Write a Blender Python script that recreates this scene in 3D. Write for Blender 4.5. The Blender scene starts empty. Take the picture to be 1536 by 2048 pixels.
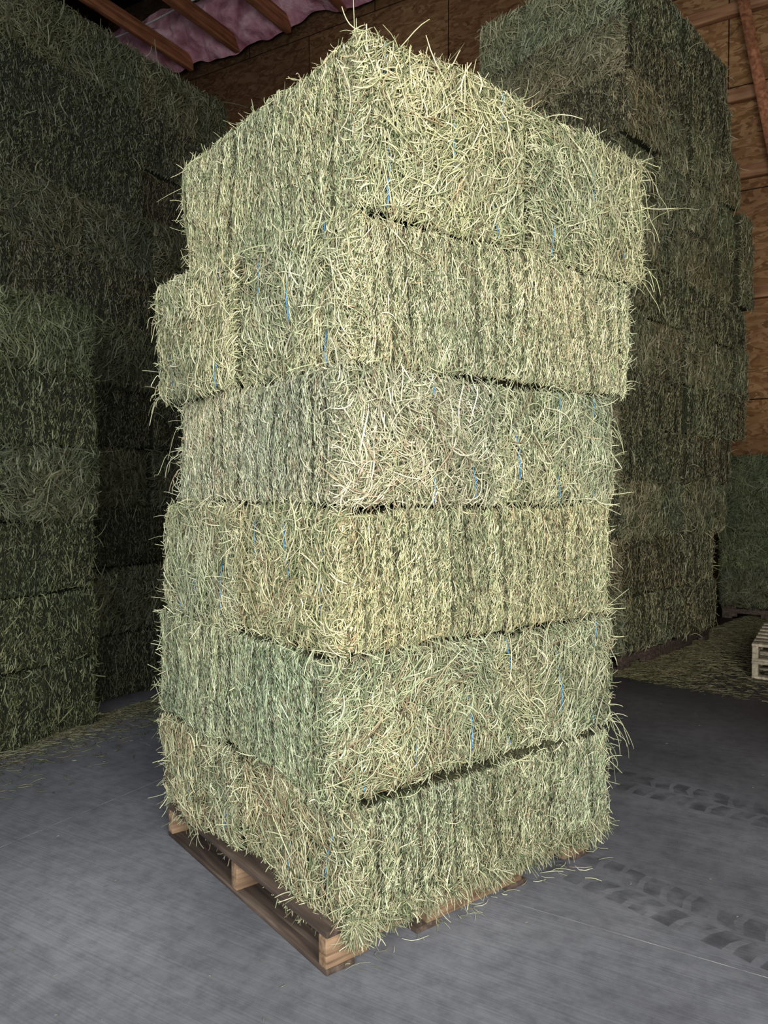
import bpy, math, numpy as np
from mathutils import Vector, Matrix
R = np.random.default_rng(11)
scene = bpy.context.scene
try:
    scene.view_settings.view_transform = 'Standard'
    scene.view_settings.look = 'None'
except Exception as e:
    print(e)

# ------------------------------------------------------------------ helpers
def new_mat(name):
    m = bpy.data.materials.new(name); m.use_nodes = True
    nt = m.node_tree; nt.nodes.clear()
    o = nt.nodes.new('ShaderNodeOutputMaterial')
    b = nt.nodes.new('ShaderNodeBsdfPrincipled')
    nt.links.new(b.outputs[0], o.inputs[0])
    b.inputs['Roughness'].default_value = .8
    b.inputs['Specular IOR Level'].default_value = .25
    return m, nt, b
def nd(nt, t, **kw):
    n = nt.nodes.new(t)
    for k, v in kw.items(): setattr(n, k, v)
    return n
def coords(nt, scale=(1,1,1), rot=(0,0,0), kind='Object'):
    tc = nd(nt, 'ShaderNodeTexCoord'); mp = nd(nt, 'ShaderNodeMapping')
    mp.inputs['Scale'].default_value = scale; mp.inputs['Rotation'].default_value = rot
    nt.links.new(tc.outputs[kind], mp.inputs[0]); return mp.outputs[0]
def ramp(nt, src, stops):
    r = nd(nt, 'ShaderNodeValToRGB'); e = r.color_ramp.elements
    while len(e) < len(stops): e.new(.5)
    for el, (p, c) in zip(e, stops):
        el.position = p; el.color = (*c, 1) if len(c) == 3 else c
    nt.links.new(src, r.inputs[0]); return r.outputs[0]
def mixc(nt, mode, fac, a, b):
    m = nd(nt, 'ShaderNodeMix', data_type='RGBA', blend_type=mode)
    for s, v in ((m.inputs[0], fac), (m.inputs[6], a), (m.inputs[7], b)):
        if isinstance(v, (int, float)): s.default_value = v
        elif isinstance(v, tuple): s.default_value = (*v, 1)
        else: nt.links.new(v, s)
    return m.outputs[2]
def bump(nt, b, src, s, d):
    n = nd(nt, 'ShaderNodeBump'); n.inputs['Strength'].default_value = s; n.inputs['Distance'].default_value = d
    nt.links.new(src, n.inputs['Height']); nt.links.new(n.outputs[0], b.inputs['Normal'])

# ------------------------------------------------------------------ materials
M_straw, nt, b = new_mat('hay_stems')
at = nd(nt, 'ShaderNodeAttribute', attribute_name='Col')
nz = nd(nt, 'ShaderNodeTexNoise'); nz.inputs['Scale'].default_value = 120
nt.links.new(coords(nt), nz.inputs['Vector'])
nt.links.new(mixc(nt, 'MULTIPLY', .5, at.outputs['Color'], ramp(nt, nz.outputs[0], [(.3, (.6,.6,.56)), (.6, (1,1,1))])), b.inputs['Base Color'])
b.inputs['Roughness'].default_value = .55

M_body, nt, b = new_mat('hay_packed')
at = nd(nt, 'ShaderNodeAttribute', attribute_name='Col')
nz = nd(nt, 'ShaderNodeTexNoise'); nz.inputs['Scale'].default_value = 160; nz.inputs['Detail'].default_value = 4
nt.links.new(coords(nt, (1,1,.35)), nz.inputs['Vector'])
nt.links.new(mixc(nt, 'MULTIPLY', 1.0, at.outputs['Color'], ramp(nt, nz.outputs[0], [(.35, (.2,.2,.18)), (.5, (.8,.8,.75)), (.7, (2.0,1.9,1.6))])), b.inputs['Base Color'])
bump(nt, b, nz.outputs[0], 1, .01)

M_twine, nt, b = new_mat('blue_twine')
wv = nd(nt, 'ShaderNodeTexNoise'); wv.inputs['Scale'].default_value = 200
nt.links.new(coords(nt), wv.inputs['Vector'])
nt.links.new(ramp(nt, wv.outputs[0], [(.3, (.06,.20,.38)), (.7, (.12,.33,.55))]), b.inputs['Base Color'])

def wood(name, c1, c2, c3, axis=0, sc=1.0):
    m, nt, b = new_mat(name)
    s = [14*sc]*3; s[axis] = .9*sc
    n = nd(nt, 'ShaderNodeTexNoise'); n.inputs['Scale'].default_value = 3; n.inputs['Detail'].default_value = 6; n.inputs['Distortion'].default_value = .6
    nt.links.new(coords(nt, tuple(s)), n.inputs['Vector'])
    n2 = nd(nt, 'ShaderNodeTexNoise'); n2.inputs['Scale'].default_value = 4; nt.links.new(coords(nt), n2.inputs['Vector'])
    c = ramp(nt, n.outputs[0], [(.3, c1), (.5, c2), (.7, c3)])
    nt.links.new(mixc(nt, 'MULTIPLY', .6, c, ramp(nt, n2.outputs[0], [(.3, (.5,.47,.45)), (.6, (1,1,1))])), b.inputs['Base Color'])
    bump(nt, b, n.outputs[0], .4, .003)
    return m
M_pal = wood('pallet_wood', (.11,.065,.035), (.26,.165,.095), (.42,.28,.165), 0)
M_pal2 = wood('pallet_board_wood', (.04,.028,.021), (.08,.056,.041), (.15,.108,.078), 1)
M_palL = wood('pale_pallet_wood', (.24,.2,.14), (.38,.32,.22), (.5,.43,.3), 0)
M_beam = wood('framing_lumber', (.20,.075,.035), (.38,.15,.07), (.55,.25,.12), 1, .5)
M_beamx = wood('framing_lumber_x', (.20,.09,.04), (.34,.17,.08), (.48,.27,.14), 0, .5)

def osb(name, k, scale):
    m, nt, b = new_mat(name)
    v = nd(nt, 'ShaderNodeTexVoronoi'); v.inputs['Scale'].default_value = 9; v.inputs['Randomness'].default_value = 1
    n0 = nd(nt, 'ShaderNodeTexNoise'); n0.inputs['Scale'].default_value = 3
    co = coords(nt, scale); nt.links.new(co, n0.inputs['Vector'])
    ad = nd(nt, 'ShaderNodeVectorMath', operation='ADD'); nt.links.new(co, ad.inputs[0]); nt.links.new(n0.outputs['Color'], ad.inputs[1])
    nt.links.new(ad.outputs[0], v.inputs['Vector'])
    sp = nd(nt, 'ShaderNodeSeparateColor'); nt.links.new(v.outputs['Color'], sp.inputs[0])
    c = ramp(nt, sp.outputs[0], [(0, tuple(k*x for x in (.22,.11,.04))), (.5, tuple(k*x for x in (.38,.20,.08))), (1, tuple(k*x for x in (.54,.32,.15)))])
    n = nd(nt, 'ShaderNodeTexNoise'); n.inputs['Scale'].default_value = .7; nt.links.new(coords(nt), n.inputs['Vector'])
    c = mixc(nt, 'MULTIPLY', .7, c, ramp(nt, n.outputs[0], [(.35, (.5,.45,.42)), (.65, (1,1,1))]))
    br = nd(nt, 'ShaderNodeTexBrick'); br.offset = .5
    br.inputs['Color1'].default_value = (1,1,1,1); br.inputs['Color2'].default_value = (.85,.82,.8,1); br.inputs['Mortar'].default_value = (.12,.09,.07,1)
    br.inputs['Scale'].default_value = 1; br.inputs['Brick Width'].default_value = 2.44; br.inputs['Row Height'].default_value = 1.22; br.inputs['Mortar Size'].default_value = .008
    nt.links.new(coords(nt, (1,1,1), (math.pi/2,0,0)), br.inputs['Vector'])
    c = mixc(nt, 'MULTIPLY', 1.0, c, br.outputs[0])
    nt.links.new(c, b.inputs['Base Color'])
    return m
M_osb = osb('osb_board', .95, (1,1,2.2))

M_roof, nt, b = new_mat('roof_underside')
n = nd(nt, 'ShaderNodeTexNoise'); n.inputs['Scale'].default_value = 2; nt.links.new(coords(nt), n.inputs['Vector'])
nt.links.new(ramp(nt, n.outputs[0], [(.3, (.008,.008,.007)), (.7, (.025,.02,.018))]), b.inputs['Base Color'])
M_pink, nt, b = new_mat('pink_insulation')
n = nd(nt, 'ShaderNodeTexNoise'); n.inputs['Scale'].default_value = 4; n.inputs['Detail'].default_value = 6; nt.links.new(coords(nt), n.inputs['Vector'])
nt.links.new(ramp(nt, n.outputs[0], [(.3, (.28,.10,.12)), (.55, (.54,.27,.31)), (.75, (.74,.5,.52))]), b.inputs['Base Color'])
bump(nt, b, n.outputs[0], 1, .1)
M_pipe, nt, b = new_mat('white_conduit')
n = nd(nt, 'ShaderNodeTexNoise'); n.inputs['Scale'].default_value = 5; nt.links.new(coords(nt), n.inputs['Vector'])
nt.links.new(ramp(nt, n.outputs[0], [(.3, (.5,.48,.46)), (.7, (.68,.66,.64))]), b.inputs['Base Color'])

M_floor, nt, b = new_mat('brushed_concrete')
n1 = nd(nt, 'ShaderNodeTexNoise'); n1.inputs['Scale'].default_value = 1.1; n1.inputs['Detail'].default_value = 7
nt.links.new(coords(nt), n1.inputs['Vector'])
n2 = nd(nt, 'ShaderNodeTexNoise'); n2.inputs['Scale'].default_value = 1; n2.inputs['Detail'].default_value = 3
tc = nd(nt, 'ShaderNodeTexCoord'); r1 = nd(nt, 'ShaderNodeMapping')
r2 = nd(nt, 'ShaderNodeMapping'); r2.inputs['Scale'].default_value = (3,130,1)
nt.links.new(tc.outputs['Object'], r1.inputs[0]); nt.links.new(r1.outputs[0], r2.inputs[0]); nt.links.new(r2.outputs[0], n2.inputs['Vector'])
n3 = nd(nt, 'ShaderNodeTexNoise'); n3.inputs['Scale'].default_value = 14; n3.inputs['Detail'].default_value = 8; n3.inputs['Roughness'].default_value = .7
nt.links.new(coords(nt), n3.inputs['Vector'])
c = ramp(nt, n1.outputs[0], [(.3, (.080,.080,.086)), (.5, (.120,.121,.129)), (.72, (.182,.182,.192))])
c = mixc(nt, 'MULTIPLY', .8, c, ramp(nt, n2.outputs[0], [(.3, (.8,.8,.8)), (.7, (1.08,1.08,1.08))]))
c = mixc(nt, 'MULTIPLY', .8, c, ramp(nt, n3.outputs[0], [(.35, (.68,.68,.69)), (.55, (1,1,1)), (.8, (1.2,1.2,1.17))]))
nt.links.new(c, b.inputs['Base Color']); b.inputs['Roughness'].default_value = .62
bump(nt, b, n2.outputs[0], .35, .003)

M_mark, nt, b = new_mat('tire_mark_dust')
n = nd(nt, 'ShaderNodeTexNoise'); n.inputs['Scale'].default_value = 9; n.inputs['Detail'].default_value = 5; nt.links.new(coords(nt), n.inputs['Vector'])
b.inputs['Base Color'].default_value = (.045,.045,.05,1)
nt.links.new(ramp(nt, n.outputs[0], [(.40, (0,0,0)), (.66, (.40,.40,.40))]), b.inputs['Alpha'])
M_seam, nt, b = new_mat('joint_dust'); 
n = nd(nt, 'ShaderNodeTexNoise'); n.inputs['Scale'].default_value = 12; nt.links.new(coords(nt), n.inputs['Vector'])
nt.links.new(ramp(nt, n.outputs[0], [(.35, (.2,.2,.21)), (.65, (.36,.36,.36))]), b.inputs['Base Color'])

# ------------------------------------------------------------------ mesh builders
def mesh_obj(name, V, Q, mats, cols=None, mi=None, loc=(0,0,0), rz=0, smooth=False):
    me = bpy.data.meshes.new(name)
    V = np.ascontiguousarray(V, dtype=np.float32); Q = np.ascontiguousarray(Q, dtype=np.int32)
    me.vertices.add(len(V)); me.vertices.foreach_set('co', V.ravel())
    me.loops.add(Q.size); me.loops.foreach_set('vertex_index', Q.ravel())
    me.polygons.add(len(Q)); me.polygons.foreach_set('loop_start', np.arange(0, Q.size, 4, dtype=np.int32))
    try: me.polygons.foreach_set('loop_total', np.full(len(Q), 4, dtype=np.int32))
    except Exception: pass
    for m in mats: me.materials.append(m)
    if mi is not None: me.polygons.foreach_set('material_index', np.ascontiguousarray(mi, dtype=np.int32))
    if smooth: me.polygons.foreach_set('use_smooth', np.ones(len(Q), dtype=bool))
    if cols is not None:
        a = me.attributes.new('Col', 'FLOAT_COLOR', 'POINT')
        c4 = np.ones((len(V), 4), dtype=np.float32); c4[:, :3] = cols
        a.data.foreach_set('color', c4.ravel())
    me.update(calc_edges=True); me.validate()
    o = bpy.data.objects.new(name, me); scene.collection.objects.link(o)
    o.location = loc; o.rotation_euler = (0, 0, rz)
    return o

class Acc:
    def __init__(s): s.V=[]; s.Q=[]; s.C=[]; s.M=[]; s.n=0
    def add(s, V, Q, C, m):
        s.V.append(V); s.Q.append(Q + s.n); s.C.append(C); s.M.append(np.full(len(Q), m)); s.n += len(V)
    def xform(s, rz, off):
        c, sn = math.cos(rz), math.sin(rz)
        for V in s.V:
            x = V[:,0]*c - V[:,1]*sn; y = V[:,0]*sn + V[:,1]*c
            V[:,0] = x+off[0]; V[:,1] = y+off[1]; V[:,2] += off[2]
    def merge2(s, o):
        base = s.n
        for V,Q,C,M in zip(o.V,o.Q,o.C,o.M):
            s.V.append(V); s.Q.append(Q+base); s.C.append(C); s.M.append(M)
        s.n += o.n
    def obj(s, name, mats, **k):
        return mesh_obj(name, np.concatenate(s.V), np.concatenate(s.Q), mats, np.concatenate(s.C), np.concatenate(s.M), **k)

def norm(a): return a/np.maximum(np.linalg.norm(a, axis=-1, keepdims=True), 1e-9)

def tubes(C, N, W, sides, cols):
    n, K = C.shape[:2]; e = lambda x: x[:, None, None]
    t = np.linspace(-.5, .5, K)[None, :, None]
    tg = norm(np.gradient(C, axis=1))
    s1 = norm(np.cross(tg, N[:,None] + .01))
    s2 = np.cross(tg, s1)
    W3 = e(W)*(1-.35*np.abs(t*2)**3)
    if sides == 2:
        a = e(R.uniform(-.9, .9, n))
        d = s1*np.cos(a)+s2*np.sin(a)
        V = np.stack([C-d*W3, C+d*W3], 2)
        ns = 2
    else:
        p0 = R.uniform(0, 6.28, n)
        V = np.stack([C + (s1*np.cos(e(p0)+k*2*math.pi/sides) + s2*np.sin(e(p0)+k*2*math.pi/sides)*.8)*W3 for k in range(sides)], 2)
        ns = sides
    V = V.reshape(-1, 3)
    base = np.arange(n)[:,None,None]*(K*ns); i = np.arange(K-1)[None,:,None]*ns
    k = np.arange(1 if ns == 2 else ns)[None,None,:]; k2 = (k+1) % ns
    Q = np.stack([base+i+k, base+i+k2, base+i+ns+k2, base+i+ns+k], -1).reshape(-1, 4)
    return V, Q, np.repeat(cols, K*ns, axis=0)

def strands(P, T, N, L, W, K, c1, c2, c3, wig, h, sides, cols):
    n = len(P); B = norm(np.cross(N, T))
    t = np.linspace(-.5, .5, K)[None, :, None]
    e = lambda x: x[:, None, None]
    L3 = e(L); ph = e(R.uniform(0, 6.28, n))
    C = P[:,None]+T[:,None]*L3*t + B[:,None]*L3*(e(c1)*(t*t*4) + e(wig)*np.sin(5*t+ph)) + N[:,None]*(e(h) + L3*(e(c2)*(t+.5) + e(c3)*(t*t*4)))
    return tubes(C, N, W, sides, cols)

PAL = np.array([[.84,.81,.56],[.66,.66,.40],[.43,.46,.27],[.21,.26,.13],[.58,.46,.29],[.35,.26,.16]])
def pick(n, w):
    w = np.array(w)/sum(w)
    return PAL[R.choice(len(PAL), n, p=w)]*R.uniform(.65, 1.10, (n,1))

class Bale:
    def __init__(s, L, W, H, r=.03, amp=.010, groove=.012, flake=None, bulge=.010):
        s.h = np.array([L,W,H])/2; s.r = r; s.amp = amp; s.g = groove; s.bu = bulge
        s.ph = R.uniform(0, 6.28, (8,3)); s.fr = R.uniform(3, 14, (8,3))*R.choice([-1,1], (8,3))
        s.f = flake or R.uniform(.07, .1); s.fo = R.normal(0, .004, 64); s.ft = R.normal(0, 1, (64,)); s.fg = R.uniform(.3,1,64)
        s.bl = R.uniform(0,6.28,3)
    def fl(s, x, z=0):
        return (x+s.h[0])/s.f + .15*np.sin(z*9+s.bl[0]) + .3*np.sin(x*11+s.bl[1])
    def surf(s, q):
        inn = np.clip(q, -(s.h-s.r), s.h-s.r); n = norm(q-inn)
        p = inn+s.r*n
        d = np.zeros(len(q))
        for i in range(8): d += np.sin((p*s.fr[i]+s.ph[i]).sum(1))
        d *= s.amp/2.2
        ff = s.fl(p[:,0], p[:,2]); k = np.clip(ff.astype(int), 0, 63); fr = ff-np.floor(ff)
        kg = np.clip(np.round(ff).astype(int), 0, 63)
        ex = np.abs(n[:,0])
        g = np.exp(-(np.minimum(fr,1-fr)/.12)**2)*s.fg[kg]*(1-ex)
        d += -s.g*g + (1-ex)*s.fo[k]*np.clip(np.minimum(fr,1-fr)/.1,0,1)
        d += ex*s.bu*np.cos(p[:,1]/s.h[1]*math.pi*1.5)
        return p+n*d[:,None], n, k, g
    def samp(s, ax, sg, n):
        q = R.uniform(-1, 1, (n,3))*s.h; q[:,ax] = sg*s.h[ax]; return q

def make_bale(L, W, H, faces, tint=(1,1,1), sides=3, big=1.0, fuzz=(500,500), res=.03, twine=0, flake=None, endw=None, sidew=None, groove=.012, Ks=(3,6), droop=None, bodyk=1.0, r=.03, wisps=None, short=1.0, amp=.010):
    A = Acc(); bl = Bale(L, W, H, flake=flake, groove=groove, r=r, amp=amp)
    tint = np.array(tint)
    for ax in range(3):
        for sg in (-1, 1):
            o = [a for a in range(3) if a != ax]
            nu, nv = [max(3, int(2*bl.h[a]/res)) for a in o]
            u, v = np.meshgrid(np.linspace(-1,1,nu+1), np.linspace(-1,1,nv+1), indexing='ij')
            q = np.zeros((u.size,3)); q[:,o[0]] = u.ravel()*bl.h[o[0]]; q[:,o[1]] = v.ravel()*bl.h[o[1]]; q[:,ax] = sg*bl.h[ax]
            p, n, k, g = bl.surf(q*.995)
            I = np.arange(u.size).reshape(nu+1, nv+1)
            Q = np.stack([I[:-1,:-1],I[1:,:-1],I[1:,1:],I[:-1,1:]],-1).reshape(-1,4)
            flip = (sg > 0) ^ (ax == 1)
            if not flip: Q = Q[:, ::-1]
            C = np.array([[.085,.087,.048]])*bodyk*tint*(1-.6*g[:,None])  # body painted dark as shade between stems, darker still in flake grooves
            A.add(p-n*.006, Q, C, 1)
    endw = endw or [6,4.5,3,2,.7,.5]; sidew = sidew or [5.5,4,3.5,2.5,1.2,1]
    def blot(p):
        b_ = np.sin(p[:,0]*7+bl.bl[0])+np.sin(p[:,2]*9+bl.bl[1]+p[:,0]*3)+np.sin(p[:,1]*8+bl.bl[2])
        return (1+.04*b_)[:,None]*np.array([[1,1,1]]) + b_[:,None]*np.array([[.025,.0,-.012]])
    for (ax, sg), dens in faces.items():
        area_ = 4*np.prod([bl.h[a] for a in range(3) if a != ax]); n = int(dens*area_)
        if n < 1: continue
        if ax == 1 or ax == 2:
            nl = int(n*.025)
            for cnt, long in ((n-nl, False), (nl, True)):
                q = bl.samp(ax, sg, cnt); p, N, k, g = bl.surf(q)
                up = np.array([0,0,1.]) if ax == 1 else np.array([0,1.,0])
                al = np.array([1.,0,0])
                ang = R.normal(0, .42, cnt)+bl.ft[k]*.12
                rnd = R.random(cnt) < .15; ang[rnd] = R.uniform(-1.6,1.6,rnd.sum())
                T = up*np.cos(ang)[:,None]+al*np.sin(ang)[:,None]
                T = norm(T-(T*N).sum(1)[:,None]*N)
                Ln = (R.uniform(.035,.10,cnt) if long else R.gamma(3.4,.0042*short,cnt).clip(.005,.042))*big
                Wd = R.uniform(.0008,.0021,cnt)*big
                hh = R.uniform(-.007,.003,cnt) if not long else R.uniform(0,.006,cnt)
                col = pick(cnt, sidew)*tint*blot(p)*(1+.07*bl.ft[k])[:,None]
                col *= (1-.48*g)[:,None]*(np.clip(.38+.74*(hh+.007)/.010, 0, 1.12))[:,None]  # shade put into stem colour: darker in grooves and deeper down
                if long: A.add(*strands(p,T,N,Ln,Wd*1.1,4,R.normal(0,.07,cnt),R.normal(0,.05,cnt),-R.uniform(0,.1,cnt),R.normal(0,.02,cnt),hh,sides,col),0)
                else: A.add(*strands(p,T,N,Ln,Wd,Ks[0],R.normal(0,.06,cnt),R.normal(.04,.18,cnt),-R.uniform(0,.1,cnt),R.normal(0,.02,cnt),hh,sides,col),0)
        else:
            cl = R.uniform(-1.5,1.5,24); cy = R.uniform(-1,1,24)*bl.h[1]; cz = R.uniform(-1,1,24)*bl.h[2]; cb = R.uniform(.85,1.08,24)
            q = bl.samp(ax, sg, n); p, N, k, g = bl.surf(q)
            near = np.argmin((q[:,1:2]-cy)**2+(q[:,2:3]-cz)**2, axis=1)
            ang = cl[near]*.7+R.normal(0,.65,n)
            T = np.array([0,0,1.])*np.cos(ang)[:,None]+np.array([0,1.,0])*np.sin(ang)[:,None]
            T = norm(T-(T*N).sum(1)[:,None]*N)
            Ln = R.gamma(2.6, .028, n).clip(.012,.2)*big; Wd = R.uniform(.0009,.0029,n)*big
            lim = np.minimum(bl.h[1]-np.abs(q[:,1]), bl.h[2]-np.abs(q[:,2]))*2+.04
            Ln = np.where(R.random(n) < .9, np.minimum(Ln, lim), Ln)
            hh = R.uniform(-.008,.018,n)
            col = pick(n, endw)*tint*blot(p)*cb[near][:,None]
            col *= (.38+.66*((hh+.008)/.026))[:,None]  # deeper end stems coloured darker, painting the shade between stems
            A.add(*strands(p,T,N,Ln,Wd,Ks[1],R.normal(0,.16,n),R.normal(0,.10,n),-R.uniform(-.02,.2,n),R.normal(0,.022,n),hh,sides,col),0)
    fk = [f for f, d in faces.items() if d > 0]
    for (ax, sg) in fk:
        per = int(fuzz[0] if ax == 0 else fuzz[1])
        if ax == 2: per = per//2
        if per < 2: continue
        q = bl.samp(ax, sg, per)
        o = [a for a in range(3) if a != ax]
        for i in range(per):
            if R.random() < (.6 if ax == 0 else .92):
                a = o[R.integers(2)]; q[i,a] = R.choice([-1,1])*bl.h[a]*R.uniform(.93,1)
        p, N, k, g = bl.surf(q)
        T = norm(N*R.uniform(.0,.8,(per,1)) + R.normal(0,.8,(per,3)) + np.array([0,0,-.1]))
        N2 = norm(np.cross(T, R.normal(0,1,(per,3))))
        Ln = R.gamma(2.0,.018,per).clip(.012,.16)*big
        m = R.random(per) < .05; Ln[m] *= 2
        A.add(*strands(p+T*Ln[:,None]*.3,T,N2,Ln,R.uniform(.0009,.0023,per)*big,7,R.normal(0,.12,per),R.normal(0,.1,per),R.normal(0,.07,per),R.normal(0,.03,per),np.zeros(per),sides,pick(per,[6,4,3,1,.6,.3])*tint),0)
    if droop:
        for (ax, sg, cnt) in droop:
            q = bl.samp(ax, sg, cnt); q[:,2] = -bl.h[2]*R.uniform(.8,1,cnt)
            oa = 1 if ax == 0 else 0
            cc = R.uniform(-1,1,6)*bl.h[oa]; j = R.integers(0,6,cnt); qq = cc[j]+R.normal(0,.07,cnt)
            qq = np.where(R.random(cnt)<.3, q[:,oa], qq)
            q[:,oa] = np.clip(qq, -bl.h[oa], bl.h[oa])
            p, N, k, g = bl.surf(q)
            F = np.zeros(3); F[ax] = sg
            T = norm(np.array([0,0,-1.]) + F*R.normal(0,.15,(cnt,1)) + R.normal(0,.55,(cnt,3)))
            N2 = np.tile(F,(cnt,1)); Ln = R.uniform(.02,.085,cnt)
            p = p + F*.006 + np.array([0,0,-1.])*R.uniform(0,.035,(cnt,1))
            A.add(*strands(p+T*Ln[:,None]*.3,T,N2,Ln,R.uniform(.0009,.0023,cnt),6,R.normal(0,.15,cnt),np.zeros(cnt),R.normal(0,.06,cnt),R.normal(0,.04,cnt),np.zeros(cnt),sides,pick(cnt,[5,4,3.5,2,1.2,.5])*tint*R.uniform(.5,1,(cnt,1))),0)
    if wisps:
        for (fx, fy, fz, cnt, ln) in wisps:
            q = np.array([[fx,fy,fz]])*bl.h + R.normal(0,.03,(cnt,3)); q = np.clip(q, -bl.h, bl.h)
            p, N, k, g = bl.surf(q)
            d = norm(norm(np.array([[fx,fy,0.]]))*1.0 + R.normal(0,.35,(cnt,3)))
            l = R.uniform(.5,1,cnt)*ln; t = np.linspace(0,1,14)[None,:,None]
            cr = norm(np.cross(d, R.normal(0,1,(cnt,3))))
            lz = l[:,None,None]
            C = p[:,None] + d[:,None]*lz*(t-.35*t*t)*.7 + np.array([0,0,-1.])*lz*R.uniform(.3,1,(cnt,1,1))*t**1.8 + cr[:,None]*lz*.07*np.sin(t*R.uniform(5,12,(cnt,1,1))+R.uniform(0,6,(cnt,1,1)))
            A.add(*tubes(C, cr, R.uniform(.001,.0018,cnt), 3, pick(cnt,[6,5,2,1,.5,.2])*tint), 0)
    if twine:
        for y in (-.33*W, 0.0, .33*W):
            for sg in (-1, 1):
                zz = np.linspace(-bl.h[2]*.95, bl.h[2]*.95, 18)
                q = np.zeros((18,3)); q[:,0] = sg*bl.h[0]; q[:,1] = y+R.normal(0,.012)+np.cumsum(R.normal(0,.003,18)); q[:,2] = zz
                p, N, k, g = bl.surf(q)
                off = twine-R.uniform(0,.008)+.011*np.sin(np.linspace(0, 6, 18)+R.uniform(0,6.28))
                C = p+N*off[:,None]
                w = .0018
                d1_ = np.array([0,w,0]); d2_ = N*w
                V = np.stack([C-d1_, C+d2_, C+d1_, C-d2_],1).reshape(-1,3)
                i = np.arange(17)[:,None]*4; kk = np.arange(4)[None]; k2 = (kk+1)%4
                Q = np.stack([i+kk,i+k2,i+4+k2,i+4+kk],-1).reshape(-1,4)
                A.add(V,Q,np.ones((len(V),3))*np.array([.1,.3,.6]),2)
    return A

HM = [M_straw, M_body, M_twine]

# ------------------------------------------------------------------ main stack
TH = math.radians(38.1)
uR = np.array([math.cos(TH), math.sin(TH)]); uL = np.array([-math.sin(TH), math.cos(TH)])
N0 = np.array([-.164, 2.13])
def W2(a, b): return N0+uR*a+uL*b
YEL = (1.0,.98,.88); GRN=(.90,.95,.89); GRY=(.95,.94,.95); NEU=(.97,.97,.91)
DS, DE, DH = 52000, 16500, 1500
bales = [
 ('a', .06,1.27, -.045,.59, .13,.474, NEU, .085), ('a', .02,1.24, .585,1.22, .13,.468, NEU, .085),
 ('b', .02,.68, .0,1.25, .482,.894, GRN, .09), ('b', .675,1.34, .01,1.24, .478,.885, NEU, .09),
 ('a', .05,1.32, .0,.59, .902,1.326, YEL, .064), ('a', .03,1.30, .585,1.19, .900,1.322, NEU, .07),
 ('b', .05,.69, .0,1.11, 1.336,1.730, GRY, .075), ('b', .685,1.33, .01,1.12, 1.334,1.726, NEU, .08),
 ('a', .08,1.42, -.01,.61, 1.740,2.180, NEU, .08), ('a', .03,1.38, .605,1.26, 1.737,2.186, NEU, .08),
 ('b', .115,.81, -.005,1.20, 2.192,2.69, YEL, .07), ('b', .845,1.51, .0,1.15, 2.19,2.675, YEL, .08),
]
for i, (kd, a0,a1,b0,b1,z0,z1,tint,fk) in enumerate(bales):
    ca, cb = (a0+a1)/2, (b0+b1)/2; c = W2(ca, cb); H = z1-z0
    if kd == 'a':
        L, W = a1-a0, b1-b0; rz = TH
        near = b0 < .3
        faces = {(0,-1):DE, (1,-1):DS if near else 0, (0,1):DH, (1,1):0 if near else DH, (2,1):300}
    else:
        L, W = b1-b0, a1-a0; rz = TH+math.pi/2
        near = a0 < .3
        faces = {(0,-1):DE, (1,1):DS if near else 0, (0,1):DH, (1,-1):0 if near else DH, (2,1):300}
        if i == 10: faces[(1,-1)] = 6000
        if i == 11: faces[(1,1)] = 6000
    if i >= 10: faces[(2,1)] = 4000
    ew = None
    if i == 1: ew = [4,4,2.5,1.5,2,1.5]
    if i == 2: ew = [5,4,2.5,1,2.6,1]
    if i == 0: ew = [4,4,2.5,1.5,2.5,1.5]
    dr = None
    if i == 0: dr = [(1,-1,1900),(0,-1,600)]
    if i == 1: dr = [(0,-1,250)]
    ws = None
    if i == 11: ws = [(-1,-1,.9,9,.28),(-1,-1,.2,4,.16),(-1,-1,-.7,5,.20)]
    if i == 9: ws = [(-1,1,.5,6,.16),(-1,1,-.7,10,.16),(-1,1,.0,5,.12)]
    if i == 6: ws = [(1,1,.0,5,.28),(1,1,-.5,3,.14)]
    if i == 7: ws = [(-1,-1,.5,5,.15)]
    if i == 3: ws = [(-1,-1,-.9,7,.26),(-1,-1,.3,3,.14)]
    if i == 0: ws = [(1,-1,.6,4,.16)]
    A = make_bale(L, W, H, faces, tint, sides=3, fuzz=(560,240), res=.02, flake=fk, endw=ew, groove=.016, droop=dr, twine=.007, wisps=ws, amp=(.006 if i >= 10 else .009), r=.026)
    A.obj('hay_bale', HM, loc=(c[0], c[1], (z0+z1)/2), rz=rz)

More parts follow.
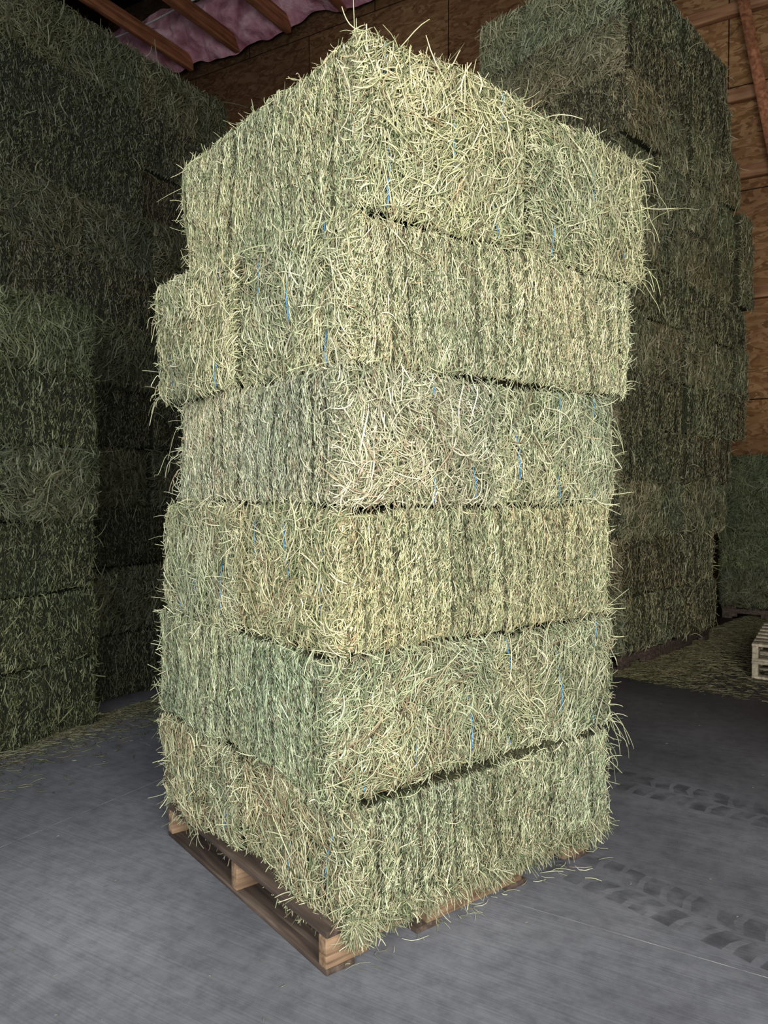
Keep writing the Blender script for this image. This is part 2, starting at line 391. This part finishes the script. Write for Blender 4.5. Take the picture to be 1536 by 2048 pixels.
# ------------------------------------------------------------------ background stacks
def stack(name, origin, rz, rows, u0, v1, z0=.0, dens=9000, tints=None, hgt=.43, offs=None, bright=1.0):
    S = Acc()
    for r, u1 in enumerate(rows):
        kind = (r + R.integers(2)) % 2
        cell = 1.16 if kind == 0 else .58
        u = u0 + R.uniform(-.02,.02)
        v0 = offs[r] if offs else 0
        while u < u1-.1:
            w = min(cell, u1-u+.05)
            out = R.normal(0,.022)
            dd = v1-v0
            tt = tuple(np.array(tints[R.integers(len(tints))])*R.uniform(.86,1.1)*bright)  # bright scales hay colour down, painting in light falloff towards the back
            kw = dict(sides=2, big=1.35, fuzz=(60,40), res=.06, groove=.012, flake=.1, Ks=(3,4), r=.024)
            if kind == 0:
                fc = {(1,-1):dens*1.4,(0,-1):(dens if u < u0+.3 else 0),(2,1):(dens*.15)}
                if u > u1-cell*1.2: fc[(0,1)] = dens*.3
                A = make_bale(w+.004, dd, hgt+.003, fc, tt, **kw)
                A.xform(0, (u+w/2, v0+dd/2+out, z0+hgt*(r+.5)))
            else:
                fc = {(0,-1):dens,(2,1):(dens*.15)}
                if u < u0+.3: fc[(1,1)] = dens*1.4
                if u > u1-cell*1.2: fc[(1,-1)] = dens*.3
                A = make_bale(dd, w+.004, hgt+.003, fc, tt, **kw)
                A.xform(math.pi/2, (u+w/2, v0+dd/2+out, z0+hgt*(r+.5)))
            S.merge2(A); u += cell
    return S.obj(name, HM, loc=(origin[0], origin[1], 0), rz=rz)
G1=(.57,.64,.47); G2=(.62,.63,.54); G3=(.56,.60,.50); B1=(.66,.60,.52); G4=(.71,.68,.59)
RV = math.radians(59.1)
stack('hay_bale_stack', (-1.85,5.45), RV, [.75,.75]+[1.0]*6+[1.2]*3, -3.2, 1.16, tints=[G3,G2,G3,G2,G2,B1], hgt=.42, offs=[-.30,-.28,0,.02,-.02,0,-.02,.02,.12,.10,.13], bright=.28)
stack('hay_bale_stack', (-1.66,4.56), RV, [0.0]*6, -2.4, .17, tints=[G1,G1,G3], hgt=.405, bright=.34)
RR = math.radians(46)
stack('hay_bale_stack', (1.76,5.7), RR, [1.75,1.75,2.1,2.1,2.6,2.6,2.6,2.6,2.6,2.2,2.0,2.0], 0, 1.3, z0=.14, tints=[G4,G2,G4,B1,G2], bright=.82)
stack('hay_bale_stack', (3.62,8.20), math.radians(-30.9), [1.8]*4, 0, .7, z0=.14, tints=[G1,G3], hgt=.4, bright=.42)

# ------------------------------------------------------------------ boxes
def boxes(name, items, mats, loc=(0,0,0), rz=0, bev=.003):
    V=[];Q=[];M=[]
    for (x0,x1,y0,y1,z0,z1,m) in items:
        n=len(V)
        V += [(x0,y0,z0),(x1,y0,z0),(x1,y1,z0),(x0,y1,z0),(x0,y0,z1),(x1,y0,z1),(x1,y1,z1),(x0,y1,z1)]
        Q += [(n+3,n+2,n+1,n),(n+4,n+5,n+6,n+7),(n,n+1,n+5,n+4),(n+1,n+2,n+6,n+5),(n+2,n+3,n+7,n+6),(n+3,n,n+4,n+7)]
        M += [m]*6
    o = mesh_obj(name, np.array(V,float), np.array(Q), mats, mi=np.array(M), loc=loc, rz=rz)
    if bev:
        b = o.modifiers.new('bevel','BEVEL'); b.width = bev; b.segments = 2
    return o
def pallet(origin, rz, LA, LB, z=0, nb=7, mats=None):
    it = []
    for y in (0, LB/2-.02, LB-.04):
        it.append((0,LA,y,y+.04,z+.055,z+.108,0))
        for (s,e) in ((0,.15),(.38,LA-.38),(LA-.15,LA)):
            it.append((s,e,y,y+.04,z+.018,z+.0555,0))
    for i in range(nb):
        w = .10 if i not in (0,nb-1) else .14
        x = i*(LA-.12)/(nb-1)
        x = min(x, LA-w)
        it.append((x,x+w,-.003,LB+.003,z+.108,z+.128,1))
    for x in (0, LA*.28, LA*.62, LA-.1):
        it.append((x,x+.1,-.002,LB+.002,z,z+.018,1))
    return boxes('wooden_pallet', it, mats or [M_pal, M_pal2], loc=(*origin,0), rz=rz)
pallet(N0, TH, 1.20, 1.13)
pallet((1.80,5.76), RR, 1.7, 1.2, mats=[M_pal2,M_pal2])
pallet((3.66,8.25), math.radians(-30.9), 1.7, .65, mats=[M_pal2,M_pal2])
pallet((3.55,5.05), math.radians(-30.9+90), 1.1, 1.0, mats=[M_palL,M_palL])
pallet((3.55,5.05), math.radians(-30.9+90), 1.1, 1.0, z=.129, mats=[M_palL,M_palL])

# ------------------------------------------------------------------ room
RM = math.radians(-30.9)
def room_box(name, m0,m1,n0,n1,z0,z1,mat,bev=0):
    return boxes(name, [(m0,m1,n0,n1,z0,z1,0)], [mat], rz=RM, bev=bev)
room_box('floor', -12.3,4.3,-4,10.2,-.2,0,M_floor)
HW = 8.7
room_box('wall_back', -12,4,9.93,10.1,0,HW+1.6,M_osb)
room_box('wall_left', -12.2,-12,-4,10.1,0,HW+1.6,M_osb)
room_box('wall_right', 4,4.2,-4,10.1,0,HW+1.6,M_osb)
room_box('ceiling', -12.2,4.2,-4,10.1,HW+1.6,HW+1.75,M_roof)
it=[]
ms = [-9.73-1.08*j for j in range(0,3)]+[-9.73+1.055*j for j in range(1,14)]
for m in ms: it.append((m-.05,m+.05,-3.5,9.8,HW-.10,HW+.14,0))
it.append((-11.95,3.95,4.0,4.12,HW+.14,HW+.4,1)); it.append((-11.95,3.95,7.4,7.5,HW+.14,HW+.34,1))
boxes('ceiling_joists', it, [M_beam,M_beamx], rz=RM, bev=.01)
nu, nv = 500, 16
u,v = np.meshgrid(np.linspace(-11.9,3.9,nu), np.linspace(0,1,nv), indexing='ij')
from math import pi
def fb(x,y):
    return np.sin(x*2.3+np.sin(y*3+x))*.5+np.sin(x*5.1+y*4)*.3+np.sin(x*9.7-y*7+1)*.18+np.sin(x*19+y*11)*.08
lump = fb(u,v*2)*.16
X=u; Y=9.80-v*.40-np.sin(v*pi)*(.12+np.abs(lump)); Z=HW-.02+v*.8+lump*.7
Vv=np.stack([X,Y,Z],-1).reshape(-1,3); I=np.arange(nu*nv).reshape(nu,nv)
Qq=np.stack([I[:-1,:-1],I[1:,:-1],I[1:,1:],I[:-1,1:]],-1).reshape(-1,4)
mesh_obj('pink_insulation_batts', Vv, Qq, [M_pink], rz=RM, smooth=True)
K=40; tt=np.linspace(-11.5,-4,K); C=np.stack([tt,np.full(K,9.05),HW+.42+.03*np.sin(tt*2)],-1)[None]
Vc,Qc,_=tubes(C,np.array([[0,0,1.]]),np.array([.018]),8,np.ones((1,3)))
mesh_obj('conduit_pipe',Vc,Qc,[M_pipe],rz=RM,smooth=True)
it=[(-2.5,3.98,9.84,9.93,z,z+.14,0) for z in (3.6,5.0,5.9,6.9)] + [(x,x+.12,9.76,9.93,.02,HW-.1,0) for x in (-.45,2.2)]
boxes('wall_framing', it, [M_beamx], rz=RM, bev=.008)
# diagonal brace on the wall framing
(mA,zA),(mB,zB)=(-1.23,7.95),(-.50,4.0); hw=.06
Vb=[(m+dx,nn,z) for (m,z) in ((mA,zA),(mB,zB)) for nn in (9.66,9.76) for dx in (-hw,hw)]
Qb=[(0,1,5,4),(2,6,7,3),(0,4,6,2),(1,3,7,5),(0,2,3,1),(4,5,7,6)]
mesh_obj('wall_brace', np.array(Vb), np.array(Qb), [M_beam], rz=RM)

def strip(name, p, q, w, mat, z=.0015):
    p=np.array(p);q=np.array(q); d=(q-p)/np.linalg.norm(q-p); s=np.array([-d[1],d[0]])*w/2
    V=[(*(p-s),z),(*(q-s),z),(*(q+s),z),(*(p+s),z)]
    return mesh_obj(name,np.array(V),np.array([[0,1,2,3]]),[mat])
d1=np.array([.858,-.514]); d2=np.array([.514,.858])
strip('floor_joint', np.array([.386,2.543])-d1*.35, np.array([.386,2.543])+d1*2.5, .004, M_seam)
strip('floor_joint', np.array([-1.47,2.93])-d2*2, np.array([-1.47,2.93])+d2*1.2, .004, M_seam)

def track(start, dirv, length, width, name='tire_track'):
    d=np.array(dirv)/np.linalg.norm(dirv); s=np.array([-d[1],d[0]]); V=[];Q=[]
    n=int(length/.085)
    for i in range(n):
        for sd in (-1,1):
            c = np.array(start)+d*(i*.085+(0 if sd>0 else .042))+s*sd*.012
            L=width*.46; h=.03; sk=.045
            pts=[c-d*h, c+d*h, c+d*(h-sk*.5)+s*sd*L*.5, c+d*(h-sk*.5+.0)+s*sd*L, c+d*(-h-sk*.5)+s*sd*L, c+d*(-h-sk*.5)+s*sd*L*.5]
            pts=[pp+R.normal(0,.003,2) for pp in pts]
            k=len(V); V+=[(*pp,.001) for pp in pts]
            q1=[k,k+1,k+2,k+5]; q2=[k+5,k+2,k+3,k+4]
            if sd<0: q1=q1[::-1]; q2=q2[::-1]
            Q += [q1,q2]
    return mesh_obj(name,np.array(V),np.array(Q),[M_mark])
track((.62,2.88),(.62,-.70),1.3,.24)
track((.95,3.75),(.75,-.62),2.0,.24)

# ------------------------------------------------------------------ litter
def litter(name, P, big=1.0, tint=(1,1,1), lo=.015, hi=.09):
    n=len(P); P3=np.column_stack([P, np.full(n,.003)+R.exponential(.004,n)])
    a=R.uniform(0,6.28,n); T=norm(np.column_stack([np.cos(a),np.sin(a),R.normal(0,.03,n)]))
    N=np.tile([0,0,1.],(n,1))
    A=Acc(); A.add(*strands(P3,T,N,R.uniform(lo,hi,n),R.uniform(.0008,.0016,n)*big,4,R.normal(0,.2,n),np.zeros(n),np.zeros(n),R.normal(0,.06,n),np.zeros(n),3,pick(n,[4,4,3,1.5,1,1])*np.array(tint)),0)
    return A.obj(name,HM)
pts=[]
for _ in range(40):
    a=R.uniform(.0,1.3);pts.append(W2(a,-abs(R.exponential(.03))))
litter('hay_litter', np.array(pts))
V_=np.array([.514,.858]); Wd_=np.array([.858,-.514])
n=9000
P=np.array([-1.70,4.58])+V_*R.uniform(-2.6,1.6,n)[:,None]+Wd_*(R.exponential(.12,n)-.05)[:,None]
litter('hay_litter', P, 1.4, (.36,.35,.31))
n=26000
P=np.array([1.76,5.7])+np.array([.69,.72])*R.uniform(-.1,4.2,n)[:,None]+np.array([.72,-.69])*(R.exponential(.35,n)-.2)[:,None]
m_=P@np.array([.514,.858]); k_=P@np.array([.858,-.514]); P=P[(m_<9.7)&(k_<3.9)]
litter('hay_litter', P, 1.4, (.42,.38,.31))
n=200
P=np.column_stack([R.uniform(-2.5,3,n),R.uniform(1.7,5.5,n)])
litter('hay_litter', P, .8, (.5,.5,.46), .005,.02)

# ------------------------------------------------------------------ lights, world, camera
def area(name, loc, target, sx, sy, e, col):
    l=bpy.data.lights.new(name,'AREA'); l.shape='RECTANGLE'; l.size=sx; l.size_y=sy; l.energy=e; l.color=col
    o=bpy.data.objects.new(name,l); scene.collection.objects.link(o); o.location=loc
    o.rotation_euler=(Vector(target)-Vector(loc)).to_track_quat('-Z','Y').to_euler(); return o
area('doorway_daylight', (-.5,-2.6,2.6), (.3,6,2.4), 5, 3.6, 440, (.94,.97,1.0))
area('added_key_light', (1.3,-.8,1.8), (.3,2.6,1.1), 1.4, 1.4, 125, (1,.985,.96))  # extra key light, added closer in to brighten the front stack
w=bpy.data.worlds.new('World'); scene.world=w; w.use_nodes=True
bg=w.node_tree.nodes['Background']; bg.inputs[0].default_value=(.75,.85,1,1); bg.inputs[1].default_value=.65

cam=bpy.data.cameras.new('camera'); co=bpy.data.objects.new('camera',cam); scene.collection.objects.link(co)
cam.sensor_fit='VERTICAL'; cam.sensor_height=36; cam.lens=1530/2048*36; cam.clip_start=.05
co.location=(0,0,1.38); co.rotation_euler=(math.radians(90-1.65),0,0)
scene.camera=co

bpy.context.view_layer.update()
Rz = Matrix.Rotation(math.radians(30.9), 4, 'Z')
for o in list(scene.objects):
    if o.parent is None: o.matrix_world = Rz @ o.matrix_world
